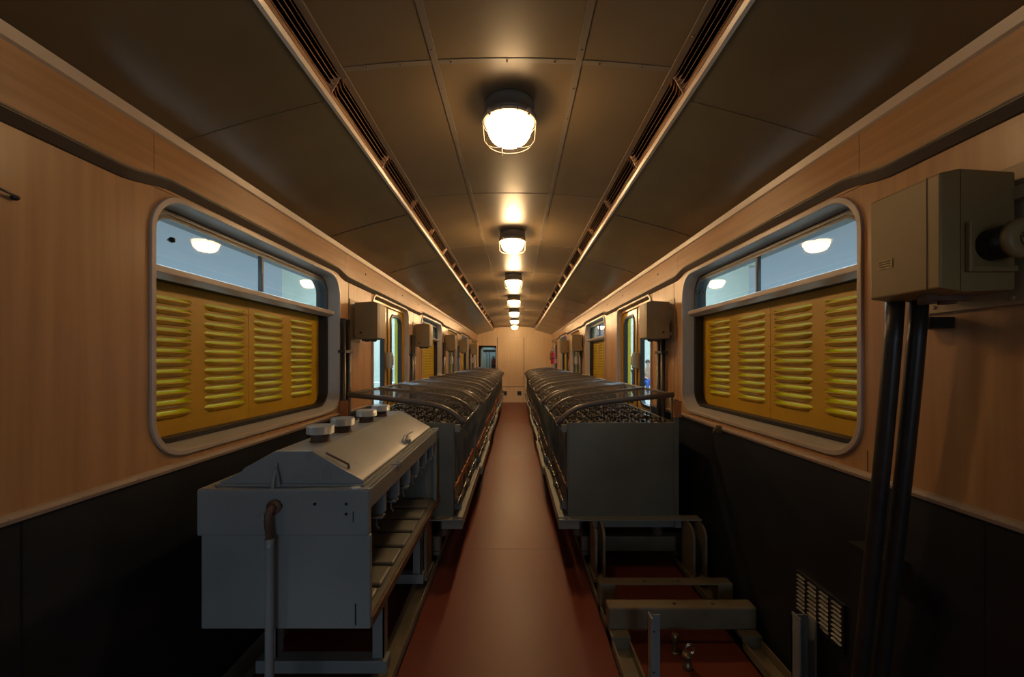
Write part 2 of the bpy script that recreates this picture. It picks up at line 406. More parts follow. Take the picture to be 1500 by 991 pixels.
# windows
def make_window(s, yc):
    P = S(s)
    w = thing('window_1', (XC + s*1.2, yc, WZ0), '', 'window', kind='structure')
    R0 = rrect(yc - .745, yc + .745, WZ0, WZ1, .145); R1 = rrect(yc - .727, yc + .727, WZ0 + .018, WZ1 - .018, .13)
    R2 = rrect(yc - .70, yc + .70, WZ0 + .04, WZ1 - .035, .11)
    MB().plate(R0, [R1], lambda a, b: P(WH - .010, a, b), lambda a, b: P(WH + .004, a, b)).build('window_frame', M['frame'], w, bevel=.003)
    q = MB(); k = len(R1)
    vs = [P(WH, *p) for p in R1] + [P(WH + .066, *p) for p in R2]
    q.add(vs, [(i, (i + 1) % k, (i + 1) % k + k, i + k) for i in range(k)], True)
    for y in (yc - .715, yc + .715):
        for z in (-.15, .36): q.lathe([(.005, -.003), (.004, .002)], P(WH + .03, y, z), 'y', 8, -1 if y > yc else 1)
    q.build('window_reveal', M['reveal'], w)
    G = rrect(yc - .68, yc + .68, WZ0 + .058, .297, .01, rb=.085)
    MB().plate(R2, [rrect(yc - .665, yc + .665, .336, WZ1 - .062, .085, rb=.008), G],
               lambda a, b: P(WH + .060, a, b), lambda a, b: P(WH + .125, a, b)).build('gasket', M['rubber'], w, bevel=.003)
    q = MB()   # aluminium line round the gasket
    for a, b, d in ((.012, .018, .056), (.028, .034, .057)):
        q.plate(rrect(yc - .70 + a, yc + .70 - a, .33, WZ1 - .035 - a, .11 - a, rb=.001), [rrect(yc - .70 + b, yc + .70 - b, .331, WZ1 - .035 - b, .11 - b, rb=.001)],
                lambda u, v: P(WH + d, u, v), lambda u, v: P(WH + d + .006, u, v))
    q.build('window_track', M['alu'], w)
    MB().prism([(WH + .022, .334), (WH + .022, .312), (WH + .06, .296), (WH + .07, .296), (WH + .07, .338), (WH + .03, .338)],
               lambda a, b: P(a, yc - .712, b), lambda a, b: P(a, yc + .712, b)).build('transom', M['frame'], w, bevel=.002)
    MB().sbox(s, WH + .064, WH + .085, yc - .03, yc - .012, .336, WZ1 - .06).build('mullion', M['alu'], w, bevel=.003)
    MB().sbox(s, WH + .078, WH + .082, yc - .665, yc + .665, .330, WZ1 - .05).build('upper_pane', M['glass'], w)
    yk = yc - .60 if s < 0 else yc + .58
    q = MB().cyl(P(WH + .060, yk, .445), .004, 0, .02, 'x', 8); q.lathe([(.003, -.018), (.009, -.014), (.011, -.006), (.008, .002)], P(WH + .052, yk, .445), 'x', 12, s)
    q.build('catch_knob', M['black'], w)
    # louvred shutters outside the lower opening
    MB().sbox(s, WH + .121, WH + .123, yc - .064, yc - .044, WZ0 + .05, .31).build('shutter_joint', M['rubber'], w)
    for half in (0, 1):
        y0 = yc - .69 if half == 0 else yc - .053; y1 = yc - .0565 if half == 0 else yc + .69
        cols = [yc - .55 - .0, yc - .215] if half == 0 else [yc + .12, yc + .465]
        hw = .134; slots = []; q = MB()
        for cc in cols:
            for r in range(12):
                z = .232 - .0402*r
                lp = []
                for i in range(5):
                    a = PI/2 + PI*i/4; lp.append((cc - hw + .013 + .013*math.cos(a), z + .013*math.sin(a)))
                for i in range(5):
                    a = -PI/2 + PI*i/4; lp.append((cc + hw - .013 + .013*math.cos(a), z + .013*math.sin(a)))
                slots.append(lp)
                # hood pressed outwards, open along its lower side
                n = 8; vs = []
                for i in range(n + 1):
                    u = i/n; y = cc - hw + 2*hw*u; e = min(1, min(u, 1 - u)*9)**.5
                    vs += [P(WH + .119, y, z + .0135), P(WH + .119 + .012*e, y, z + .010), P(WH + .119 + .020*e, y, z + .001), P(WH + .119 + .024*e, y, z - .0165)]
                fs2 = [(4*i + j, 4*i + j + 1, 4*i + j + 5, 4*i + j + 4) for i in range(n) for j in range(3)]
                q.cm = 1; q.add(vs, fs2, True); q.cm = 0
                # small pressed lip on the inside, under the slot
                vs = []; n = 14
                for i in range(n + 1):
                    u = i/n; e = min(1, min(u, 1 - u)*9); y = cc - hw - .001 + (2*hw + .002)*u
                    if i in (1, n - 1): y += (.004 if i == 1 else -.004)
                    bz = -.0175 + .010*(1 - e)
                    vs += [P(WH + .1165 - .016*e, y, z + .0035 - .002*e), P(WH + .1165 - .0165*e, y, z - .003), P(WH + .1165 - .010*e, y, z + bz*.72), P(WH + .1165, y, z + bz)]
                q.add(vs, [(4*i + j, 4*i + j + 1, 4*i + j + 5, 4*i + j + 4) for i in range(n) for j in range(3)], False)
        q.plate(rect(y0, y1, WZ0 + .05, .31), slots, lambda a, b: P(WH + .116, a, b), lambda a, b: P(WH + .119, a, b))
        ye = yc - .055
        for z in (-.25, -.09, .07, .23):
            q.lathe([(.004, 0), (.003, .002)], P(WH + .116, ye + (-.012 if half == 0 else .014), z), 'x', 8, -s)
        q.build('louvred_shutter', [M['yellow'], M['yellow_daylit']], w)
    return w
wi = 1
WL = {2.12: 'nearest window on the %s wall, over the yellow louvred shutter', 6.08: 'second window on the %s wall with yellow louvred shutter',
      10.04: 'farthest window on the %s wall with yellow louvred shutter', -1.84: 'window on the %s wall behind the viewer'}
for s in (-1, 1):
    w0 = make_window(s, 2.12)
    for y in (2.12, 6.08, 10.04, -1.84):
        o = w0 if y == 2.12 else copy_tree(w0, dy=y - 2.12)
        o.name = 'window_%d' % wi; wi += 1; o['label'] = WL[y] % SIDE[s]

# doors
def make_door(s, d):
    P = S(s); w = thing('door_1', (XC + s*1.2, d, ZFL), '', 'door', kind='structure')
    A = rrect(d - DH - .012, d + DH + .012, ZFL, .577, .10, rb=0); B = rrect(d - DH + .006, d + DH - .006, ZFL - .01, .560, .085, rb=0)
    # open-bottomed rim
    def u_loop(hw, zt, r): 
        pts = [(d - hw, ZFL)] + [(d - hw + r*(1 - math.cos(a)), zt - r + r*math.sin(a)) for a in [PI/2*i/8 for i in range(9)]]
        return pts + [(2*d - y, z) for y, z in pts[::-1]]
    o_, i_ = u_loop(DH + .012, .577, .10), u_loop(DH - .006, .560, .085)
    MB().plate(o_ + i_[::-1], [], lambda a, b: P(WH - .010, a, b), lambda a, b: P(WH + .004, a, b)).build('door_frame', M['frame'], w, bevel=.002)
    q = MB(); k = len(i_)
    j_ = u_loop(DH - .012, .55, .08)
    q.add([P(WH, *p) for p in i_] + [P(WH + .045, *p) for p in j_], [(i, i + 1, i + 1 + k, i + k) for i in range(k - 1)], True)
    q.build('door_jamb', M['frame'], w)
    e_ = u_loop(DH - .045, .525, .06)
    MB().plate(j_ + e_[::-1], [], lambda a, b: P(WH + .038, a, b), lambda a, b: P(WH + .10, a, b)).build('inner_frame', M['doorleaf'], w)
    for sg in (-1, 1):
        y0, y1 = (d - DH, d - .012) if sg < 0 else (d + .012, d + DH)
        gy0, gy1 = (y0 + .115, y1 - .115) if sg < 0 else (y0 + .115, y1 - .115)
        gz0, gz1 = -.42, .452
        hole = rrect(gy0 - .02, gy1 + .02, gz0 - .02, gz1 + .02, .085)
        lf = MB().plate(rect(y0, y1, ZFL + .01, .55), [hole], lambda a, b: P(WH + .055, a, b), lambda a, b: P(WH + .080, a, b)).build('door_leaf', M['doorleaf'], w)
        MB().plate(rrect(gy0 - .028, gy1 + .028, gz0 - .028, gz1 + .028, .09), [rrect(gy0, gy1, gz0, gz1, .06)],
                   lambda a, b: P(WH + .048, a, b), lambda a, b: P(WH + .088, a, b)).build('pane_gasket', M['rubber'], lf)
        MB().sbox(s, WH + .066, WH + .070, gy0 - .01, gy1 + .01, gz0 - .01, gz1 + .01).build('door_pane', M['glass'], lf)
        MB().sbox(s, WH + .05, WH + .085, (y1 - .004 if sg < 0 else y0 - .012), (y1 + .012 if sg < 0 else y0 + .004), ZFL + .01, .545).build('edge_rubber', M['rubber'], lf)
    q = MB().sbox(s, WH + .004, WH + .052, d - .062, d + .018, -.085, .075); q.sbox(s, WH - .008, WH + .006, d - .052, d + .008, -.05, .045)
    q.cyl(P(WH - .002, d - .045, -.065), .012, -.012, .012, 'z', 10)
    q.build('door_lock', M['lock'], w, bevel=.006)
    MB().sbox(s, WH - .002, WH + .12, d - DH, d + DH, ZFL - .01, ZFL + .012).build('threshold', M['steel'], w)
    MB().plate(rrect(d - DH - .0, d + DH + .0, ZFL, .565, .08, rb=0), [rrect(d - DH + .012, d + DH - .012, ZFL + .005, .552, .07, rb=0)], lambda a, b: P(WH + .086, a, b), lambda a, b: P(WH + .15, a, b)).build('outer_jamb', M['yellow_daylit'], w)
    return w
di = 1
DL = {4.11: 'yellow sliding double door, nearest on the %s wall', 8.06: 'second yellow sliding double door on the %s wall',
      12.0: 'farthest yellow sliding double door on the %s wall', .13: 'yellow sliding double door on the %s wall beside the viewer'}
for s in (-1, 1):
    d0 = make_door(s, 4.11)
    for y in (4.11, 8.06, 12.0, .13):
        o = d0 if y == 4.11 else copy_tree(d0, dy=y - 4.11)
        o.name = 'door_%d' % di; di += 1; o['label'] = DL[y] % SIDE[s]

# far bulkhead with the cab doorway
def px(xp, yp, Y=YB): return ((xp - 755)*Y/600, (527 - yp)*Y/600)
FB = lambda y: (lambda a, b: (a, y, b))
bw = thing('wall_back', (XC, YB, ZFL), 'beech laminate end wall facing the aisle', 'wall', kind='structure')
x0, zt = px(701, 506); x1, _ = px(727, 506)
out = [(XC - 1.34, ZFL), (x0, ZFL), (x0, zt), (x1, zt), (x1, ZFL), (XC + 1.34, ZFL), (XC + 1.34, 1.16), (XC - 1.34, 1.16)]
MB().plate(out, [], FB(YB), FB(YB + .03)).build('bulkhead_panel', M['wood_b'], bw)
q = MB()
for a, b, c2, d2 in ((728.5, 494, 728.5, 589), (767.5, 494, 767.5, 589), (728.5, 566, 767.5, 566)):
    p, r = px(a, b), px(c2, d2); q.box((min(p[0], r[0]) - .008, YB - .003, min(p[1], r[1]) - .008), (max(p[0], r[0]) + .008, YB, max(p[1], r[1]) + .008))
q.build('panel_seam', M['seam'], bw)
q = MB()
for a, b, c2, d2 in ((729, 494, 766, 494), (743, 478, 743, 494), (764, 478, 764, 494), (730, 529.5, 765, 529.5)):
    p, r = px(a, b), px(c2, d2); q.box((min(p[0], r[0]) - .008, YB - .007, min(p[1], r[1]) - .008), (max(p[0], r[0]) + .008, YB, max(p[1], r[1]) + .008))
q.build('panel_bead', M['bead'], bw)
for a, lab in ((739.3, 'small square dark vent low on the end wall, left one'), (760.8, 'small square dark vent low on the end wall, right one')):
    p = px(a, 575.6); g = thing('wall_vent', (p[0], YB, p[1] - .07), lab, 'vent', 'vents low on the end wall')
    MB().plate(rect(p[0] - .075, p[0] + .075, p[1] - .075, p[1] + .075), [rect(p[0] - .055, p[0] + .055, p[1] - .055, p[1] + .055)], FB(YB - .01), FB(YB)).build('vent_frame', M['greyd'], g)
    q = MB()
    for i in range(5):
        z = p[1] - .045 + .022*i; q.box((p[0] - .055, YB - .006, z - .002), (p[0] + .055, YB - .001, z + .006))
    q.box((p[0] - .055, YB - .0012, p[1] - .055), (p[0] + .055, YB - .0002, p[1] + .055))
    q.build('vent_slats', M['black'], g)
# wall behind the viewer, its opening added to let light in, and the passage room behind the bulkhead
q = MB().plate([(XC - 1.34, ZFL), (-.75, ZFL), (-.75, .75), (.69, .75), (.69, ZFL), (XC + 1.34, ZFL), (XC + 1.34, 1.16), (XC - 1.34, 1.16)], [], FB(YF - .03), FB(YF)).build('wall_rear', M['wood_b'])
tag(q, 'end wall behind the viewer', 'wall', kind='structure')
cabr = thing('wall_cab', (XC, YB + 1.5, ZFL), 'dark cab partition with a rounded pane seen through the end doorway', 'wall', kind='structure')
YC = YB + .35
cw = lambda a, b: ((a - 755)*YC/600, (527 - b)*YC/600)
p0, p1 = cw(705.5, 548), cw(726, 509)
MB().plate(rect(XC - 1.33, XC - .4, ZFL, 1.1), [rrect(p0[0], p1[0], -.75, p1[1], .1)], FB(YC), FB(YC + .03)).build('cab_partition', M['dark'], cabr)
MB().plate(rrect(p0[0] - .03, p1[0] + .03, -.78, p1[1] + .03, .12), [rrect(p0[0], p1[0], -.75, p1[1], .1)], FB(YC - .015), FB(YC + .005)).build('pane_frame', M['cab'], cabr)
MB().box((XC - .42, YB + .03, ZFL), (XC - .40, YB + 1.6, 1.1)).build('cab_side', M['dark'], cabr)
MB().box((p0[0] - .02, YC + .012, -.76), (p1[0] + .02, YC + .016, p1[1] + .01)).build('cab_pane', M['glass'], cabr)
q = MB(); zt2 = p1[1]
q.tube([(p0[0] + .15, YC + .10, -.7), (p0[0] + .17, YC + .1, zt2 - .22), (p0[0] + .1, YC + .1, zt2 - .1)], .012, 6)
q.tube([(p0[0] + .27, YC + .12, -.7), (p0[0] + .24, YC + .12, zt2 - .1)], .014, 6)
q.box((p0[0] + .05, YC + .05, zt2 - .14), (p1[0], YC + .15, zt2 - .06))
q.build('cab_fittings', M['alu'], cabr)

MB().box((XC - 1.33, YB + 1.3, ZFL), (XC - .4, YB + 1.34, 1.1)).build('cab_end_panel', M['cab'], cabr)
MB().box((XC - 1.33, YB + .03, 1.0), (XC - .4, YB + 1.34, 1.04)).build('cab_roof', M['cab'], cabr)
ld = bpy.data.lights.new('cab_fill', 'AREA'); ld.size = .4; ld.energy = 5; ld.color = (.75, .9, 1.)  # added fill light for the closed cab, not a known fixture
lo = bpy.data.objects.new('cab_fill', ld); COL.objects.link(lo); lo.location = (-.85, YB + .85, E + .95)

def extinguisher(name, x, y, z, label, rad=.065, hgt=.36):
    t = thing(name, (x, y, z), label, 'fire extinguisher')
    MB().lathe([(rad*.9, 0), (rad, .02), (rad, hgt*.8), (rad*.85, hgt*.9), (rad*.4, hgt*.98), (rad*.3, hgt)], (x, y, z), 'z', 20).build('cylinder', M['red'], t)
    q = MB().cyl((x, y, z + hgt), .018, 0, .03, 'z', 10); q.box((x - .05, y - .01, z + hgt + .025), (x + .035, y + .01, z + hgt + .04)); q.box((x - .06, y - .008, z + hgt + .045), (x + .03, y + .008, z + hgt + .055))
    q.build('valve', M['steel'], t)
    MB().tube([(x - .03, y, z + hgt + .02), (x - .075, y, z + hgt - .02), (x - .085, y, z + hgt*.5), (x - .07, y, z + hgt*.3)], .009, 8).build('hose', M['black'], t)
    q = MB().lathe([(rad + .001, hgt*.42), (rad + .004, hgt*.43), (rad + .004, hgt*.5), (rad + .001, hgt*.51)], (x, y, z), 'z', 20)
    q.box((x + rad*.5, y - .02, z + hgt*.42), (x + rad + .05, y + .02, z + hgt*.5)); q.build('bracket', M['black'], t)
    return t
extinguisher('fire_extinguisher', 1.09, 11.85, -.115, 'red fire extinguisher hanging on the right wall by the end wall')
extinguisher('fire_extinguisher', -.72, YC + .16, -.42, 'red extinguisher behind the pane of the end doorway', .06, .5)

# ------------------------------------------------------------------ ceiling lamps
def make_lamp(y, bulb, globe):
    x = XC + .005; t = thing('bulkhead_lamp', (x, y, 1.068), '', 'ceiling lamp', 'caged ceiling lamps in a row over the aisle')
    ct = (x, y, 1.0)
    MB().lathe([(.104, .069), (.106, .060), (.104, .050), (.104, .03), (.110, .018), (.114, .010), (.112, .0)], ct, 'z', 32).build('housing', M['lamph'], t)
    q = MB().lathe([(.100, .004), (.110, .002), (.110, -.008), (.102, -.012), (.098, -.008)], ct, 'z', 32)
    for a in (PI/4, 3*PI/4, 5*PI/4, 7*PI/4):
        q.lathe([(.012, -.014), (.012, .004)], (x + .108*math.cos(a), y + .108*math.sin(a), 1.0), 'z', 10)
        q.lathe([(.006, -.02), (.006, -.014)], (x + .108*math.cos(a), y + .108*math.sin(a), 1.0), 'z', 6)
    q.build('rim', M['lamprim'], t)
    prof = [(.097, -.006)] + [(.097*math.cos(a)**.55 if a < PI/2 - .01 else .004, -.006 - .088*math.sin(a)) for a in [PI/2*i/9 for i in range(1, 10)]]
    MB().lathe(prof, ct, 'z', 32).build('globe', globe, t)
    MB().lathe([(.060*math.sin(PI*i/10), -.046 + .038*math.cos(PI*i/10)) for i in range(1, 10)], (x + .004, y, 1.0), 'z', 24).build('bulb', bulb, t)
    q = MB()
    def uwire(off, ax):
        w = math.sqrt(.112**2 - off**2); pts = [(-w, -.0)] + [(-w + .004, -.05)] + [(-w + .045*(1 - math.cos(a)) + .004, -.068 - .042*math.sin(a)) for a in [PI/2*i/5 for i in range(1, 6)]]
        pts += [(-a, b) for a, b in pts[::-1]]
        return [(x + u, y + off, 1.0 + v) if ax == 'x' else (x + off, y + u, 1.0 + v) for u, v in pts]
    for off in (-.034, .034): q.tube(uwire(off, 'y'), .0018, 6)
    q.tube(uwire(0, 'x'), .0018, 6)
    q.tube([(x + .098*math.cos(a), y + .098*math.sin(a), 1.0 - .086) for a in [2*PI*i/28 for i in range(28)]], .0016, 6, closed=True)
    q.tube([(x + .112*math.cos(a), y + .112*math.sin(a), 1.0 - .012) for a in [2*PI*i/28 for i in range(28)]], .0016, 6, closed=True)
    q.build('wire_cage', M['cage'], t)
    return t
l0 = make_lamp(1.717, M['bulb_near'], M['globe_near'])
l0['label'] = 'caged round ceiling lamp nearest the viewer, largest of the lamps'
l1 = make_lamp(1.717*2, M['bulb'], M['globe']); l1['label'] = 'caged round ceiling lamp, second one from the viewer'
for k in range(2, 7):
    copy_tree(l1, dy=1.717*(k - 1), label='caged round ceiling lamp, %s one from the viewer' % ['', 'second', 'third', 'fourth', 'fifth', 'sixth', 'seventh and farthest'][k])

# ------------------------------------------------------------------ fuse boxes on the walls and the conduits beside them
def make_fusebox(s, y, big=False):
    P = S(s); t = thing('fuse_box', (XC + s*1.1, y + .09, .16), '', 'electrical box', 'beige boxes fixed to the walls')
    q = MB().prism([(1.0, .165), (1.0, .428), (1.045, .438), (1.172, .430), (1.172, .160), (1.06, .156)], lambda a, b: P(a, y, b), lambda a, b: P(a, y + .185, b))
    q.build('casing', M['box'], t, bevel=.004)
    q = MB().sbox(s, 1.045, 1.0455, y - .0012, y + .001, .16, .435); q.sbox(s, .9988, 1.0, y + .03, y + .0315, .165, .43)
    q.build('cover_seam', M['seam'], t)
    q = MB().cyl(P(1.125, y, .205), .008, -.003, .002, 'y', 12)
    if not big: q.build('screw', M['black'], t)
    q = MB().sbox(s, 1.172, 1.197, y + .02, y + .05, .39, .42); q.sbox(s, 1.172, 1.197, y + .02, y + .05, .18, .21)
    q.sbox(s, 1.194, 1.199, y - .03, y + .17, .135, .455)
    for yy, zz in ((y - .015, .15), (y + .15, .15)): q.lathe([(.005, 0), (.004, .003)], P(1.194, yy, zz), 'x', 8, -s)
    q.build('mounting_plate', M['plate'], t, bevel=.002)
    q = MB().cyl(P(1.06, y + .09, .140), .018, 0, .03, 'z', 12); q.cyl(P(1.11, y + .09, .140), .018, 0, .03, 'z', 12); q.sbox(s, 1.03, 1.14, y + .06, y + .075, .145, .165)
    q.build('gland', M['rust'], t)
    return t
def make_conduits(s, y, label, top=.17, dy=.09):
    P = S(s)
    t = thing('conduit_pair', (XC + s*1.17, y, ZFL), label, 'pipe', 'dark conduit pairs on the walls')
    for k in (0, 1):
        MB().tube([P(1.172, y + dy*k, top + .12), P(1.172, y + dy*k, ZFL)], .018, 12).build('conduit', M['conduit'], t)
    q = MB()
    for z in (.05, -.7): MB().sbox(s, 1.15, 1.199, y - .025, y + dy + .025, z, z + .02).build('clamp', M['black'], t)
    return t
fbl = {-1: [3.06, 4.92, 7.0, 8.75, 10.9], 1: [.935, 3.03, 7.0, 8.9]}
WORD = {-1: {3.06: 'nearest beige fuse box on the left wall, before the first door', 4.92: 'beige fuse box on the left wall between first door and second window',
             7.0: 'third beige fuse box on the left wall, beside the second door', 8.75: 'fourth beige fuse box on the left wall, by the third window', 10.9: 'farthest beige fuse box on the left wall'},
        1: {.935: 'big beige socket box jutting from the right wall, closest to the viewer', 3.03: 'beige fuse box on the right wall just before the first door',
            7.0: 'beige fuse box on the right wall past the second window', 8.9: 'farthest beige fuse box on the right wall'}}
for s in (-1, 1):
    P = S(s)
    for y in fbl[s]:
        b = make_fusebox(s, y, y < 1); b['label'] = WORD[s][y]
        if y < 1:
            q = MB().cyl(P(1.115, y - .0, .262), .036, -.055, 0, 'y', 24); q.build('socket_barrel', M['black'], b)
            q = MB().lathe([(.030, -.066), (.042, -.062), (.043, -.05), (.038, -.046)], P(1.118, y, .262), 'y', 28)
            q.box((1.07, y - .070, .262), (1.105, y - .066, .266)); q.lathe([(.018, -.070), (.016, -.066)], P(1.118, y, .258), 'y', 20)
            q.build('socket_cap', M['box'], b)
            q = MB().sbox(s, 1.055, 1.165, y - .012, y, .20, .214); q.sbox(s, 1.055, 1.068, y - .012, y, .21, .315); q.build('socket_flange', M['box'], b, bevel=.003)
            q = MB().sbox(s, .9985, 1.0, y + .118, y + .160, .238, .262)
            for zz in (.243, .250, .256): q.cm = 1; q.sbox(s, .998, .9985, y + .123, y + .155, zz, zz + .002)
            q.build('name_plate', [M['brass'], M['dark']], b)
            q = MB().sbox(s, 1.190, 1.199, y - .5, y + .24, .128, .30)
            for yy in (y + .2, y + .02, y - .2): q.lathe([(.006, 0), (.005, .004)], P(1.190, yy, .145), 'x', 10, -s)
            q.build('wall_plate', M['plate'], b, bevel=.002)
            q = MB().sbox(s, 1.165, 1.19, y - .3, y + .05, .365, .395); q.build('support_bar', M['plate'], b, bevel=.002)
    if s < 0:
        for y, lb in ((2.86, 'pair of dark conduits down the left wall before the first door'), (4.76, 'pair of dark conduits down the left wall past the first door'),
                      (6.86, 'pair of dark conduits down the left wall before the second door'), (8.62, 'pair of dark conduits down the left wall past the second door'), (10.75, 'pair of dark conduits down the far left wall')):
            make_conduits(s, y, lb)
    else:
        for y, lb in ((3.17, 'pair of dark conduits below the right wall box before the first door'), (7.12, 'pair of dark conduits down the right wall past the second window'), (9.0, 'pair of dark conduits down the far right wall')):
            make_conduits(s, y, lb)
P = S(1)
t = thing('conduit_pair', (1.12, 1.3, ZFL), 'two thick dark conduits leaning down the right wall from the big box', 'pipe', 'dark conduit pairs on the walls')
for k, (xa, ya, xb, yb) in enumerate(((1.035, 1.115, 1.085, 1.335), (1.085, 1.10, 1.138, 1.325))):
    pts = [(xa + (xb - xa)*u**1.3, ya + (yb - ya)*u**1.2, .17 + (ZFL - .17)*u) for u in [i/12 for i in range(13)]]
    MB().tube(pts, .0205, 14).build('conduit', M['conduit'], t)
MB().sbox(1, 1.14, 1.199, 1.09, 1.15, .085, .115).build('clamp', M['black'], t); MB().sbox(1, 1.13, 1.199, 1.22, 1.36, -.62, -.60).build('clamp', M['black'], t)
# rod hook on the left wall
t = thing('wall_rod', (-1.22, .97, .39), 'short dark rod sticking into view on the left wall', 'rod')
MB().tube([(-1.215, .60, .47), (-1.215, .96, .405), (-1.215, 1.0, .398)], .0035, 8).build('rod', M['mould'], t)
MB().lathe([(.006, -.01), (.007, 0), (.004, .006)], (-1.222, 1.003, .397), 'x', 10).build('rod_tip', M['black'], t)
# low wall vent, right
t = thing('wall_vent', (1.165, 1.57, -1.03), 'dark louvred vent low on the right dado', 'vent')
MB().plate(rect(1.445, 1.695, -1.035, -.866), [rect(1.455 + .0615*k, 1.455 + .0615*k + .046, -1.028, -.873) for k in range(4)], lambda a, b: P(1.188, a, b), lambda a, b: P(1.198, a, b)).build('vent_frame', M['dado'], t)
q = MB()
for k in range(4):
    for r in range(9):
        z = -1.02 + .0168*r; y0 = 1.455 + .0615*k
        q.prism([(1.186, z), (1.197, z + .010), (1.197, z + .0125), (1.184, z + .003)], lambda a, b: P(a, y0, b), lambda a, b: P(a, y0 + .046, b))
q.build('vent_slats', mat('vent_grey', (.012, .0125, .014), .35), t)
# small latch under the right window
t = thing('wall_latch', (1.16, 2.2, -.42), 'small brass latch on the strip below the right window', 'latch')
MB().sbox(1, 1.175, 1.19, 2.30, 2.34, -.41, -.37).tube([P(1.18, 2.32, -.39), P(1.155, 2.32, -.395), P(1.15, 2.32, -.415)], .006, 8).build('latch', M['brass'], t)

# ------------------------------------------------------------------ floor rails and cross beams
CART0, PITCH, NC = 2.60, 1.22, 8
def rack(s):
    P = S(s)
    t = thing('floor_rack', (XC + s*.8, 6, ZFL), 'beige floor rails and cross beams under the %s battery row' % SIDE[s], 'rack')
    for a, b in ((.478, .565), (1.085, 1.178)):
        q = MB(); y1 = CART0 + PITCH*NC
        q.sbox(s, a, b, .9, y1, ZFL, ZFL + .012); q.sbox(s, a, a + .008, .9, y1, ZFL, ZFL + .052); q.sbox(s, b - .008, b, .9, y1, ZFL, ZFL + .052)
        q.build('floor_rail', M['rail'], t)
    ys = [CART0 + PITCH*k + d for k in range(NC) for d in (.14, 1.0)]
    for y in ys:
        MB().sbox(s, .475, 1.182, y, y + .07, -1.28, -1.18).build('cross_beam', M['rail'], t, bevel=.006)
        for a, b in ((.478, .565), (1.085, 1.178)): MB().sbox(s, a, b, y - .005, y + .075, ZFL + .05, -1.28).build('beam_foot', M['rail'], t)
    if s > 0:   # two bare beams in front
        MB().sbox(s, .475, 1.182, 1.95, 2.025, -1.285, -1.18).build('cross_beam', M['rail'], t, bevel=.008)
        q = MB()
        for h in (.80, .985): q.lathe([(.008, .0005), (.007, .001)], P(h, 1.985, -1.18), 'z', 12)
        for h in (.72, .90): q.lathe([(.008, .0005), (.007, .001)], P(h, 2.19, -1.18), 'z', 12)
        q.build('bolt_hole', M['black'], t)
        q = MB().sbox(s, .475, 1.178, 2.16, 2.225, -1.188, -1.18); q.sbox(s, .475, .56, 2.16, 2.225, -1.30, -1.186); q.sbox(s, 1.10, 1.178, 2.16, 2.225, -1.30, -1.186)
        q.build('bridge_beam', M['rail'], t, bevel=.004)
        for a, b in ((.478, .565), (1.085, 1.178)):
            MB().sbox(s, a, b, 1.90, 2.03, ZFL + .012, -1.285).build('beam_foot', M['rail'], t, bevel=.002)
            MB().sbox(s, a, b, 2.16, 2.225, ZFL + .012, -1.29).build('beam_foot', M['rail'], t, bevel=.002)
        for a, b in ((.548, .595), (1.112, 1.178)):
            q = MB().sbox(s, a, b, 1.60, 1.606, -1.33, -.995); q.sbox(s, a, a + .006, 1.56, 1.606, -1.33, -.985)
            if a > 1: q.sbox(s, b - .006, b, 1.56, 1.606, -1.33, -.995)
            q.cm = 1
            for z in (-1.06, -1.22): q.cyl(P((a + b)/2, 1.599, z), .004, 0, .002, 'y', 8)
            q.build('upright_post', [M['grey'], M['black']], t)
    else:
        pass
    # rounded channel brackets on the rails
    for y in ([2.42] if s > 0 else [2.44]):
        for a, b in ((.50, .562), (1.08, 1.165)):
            prof = [(y, -1.30), (y + .17, -1.30), (y + .17, -1.06)] + [(y + .085 + .085*math.cos(u), -1.06 + .07*math.sin(u)) for u in [PI*i/10 for i in range(1, 10)]] + [(y, -1.06)]
            q = MB()
            for h0 in (a, b - .014): q.prism(prof, lambda u, v: P(h0, u, v), lambda u, v: P(h0 + .014, u, v))
            q.sbox(s, a, b, y + .155, y + .168, -1.30, -1.06); q.sbox(s, a - .01, b + .01, y - .02, y + .18, ZFL + .05, -1.285)
            q.build('arched_bracket', M['rail'], t)
    return t
rack(1); rack(-1)

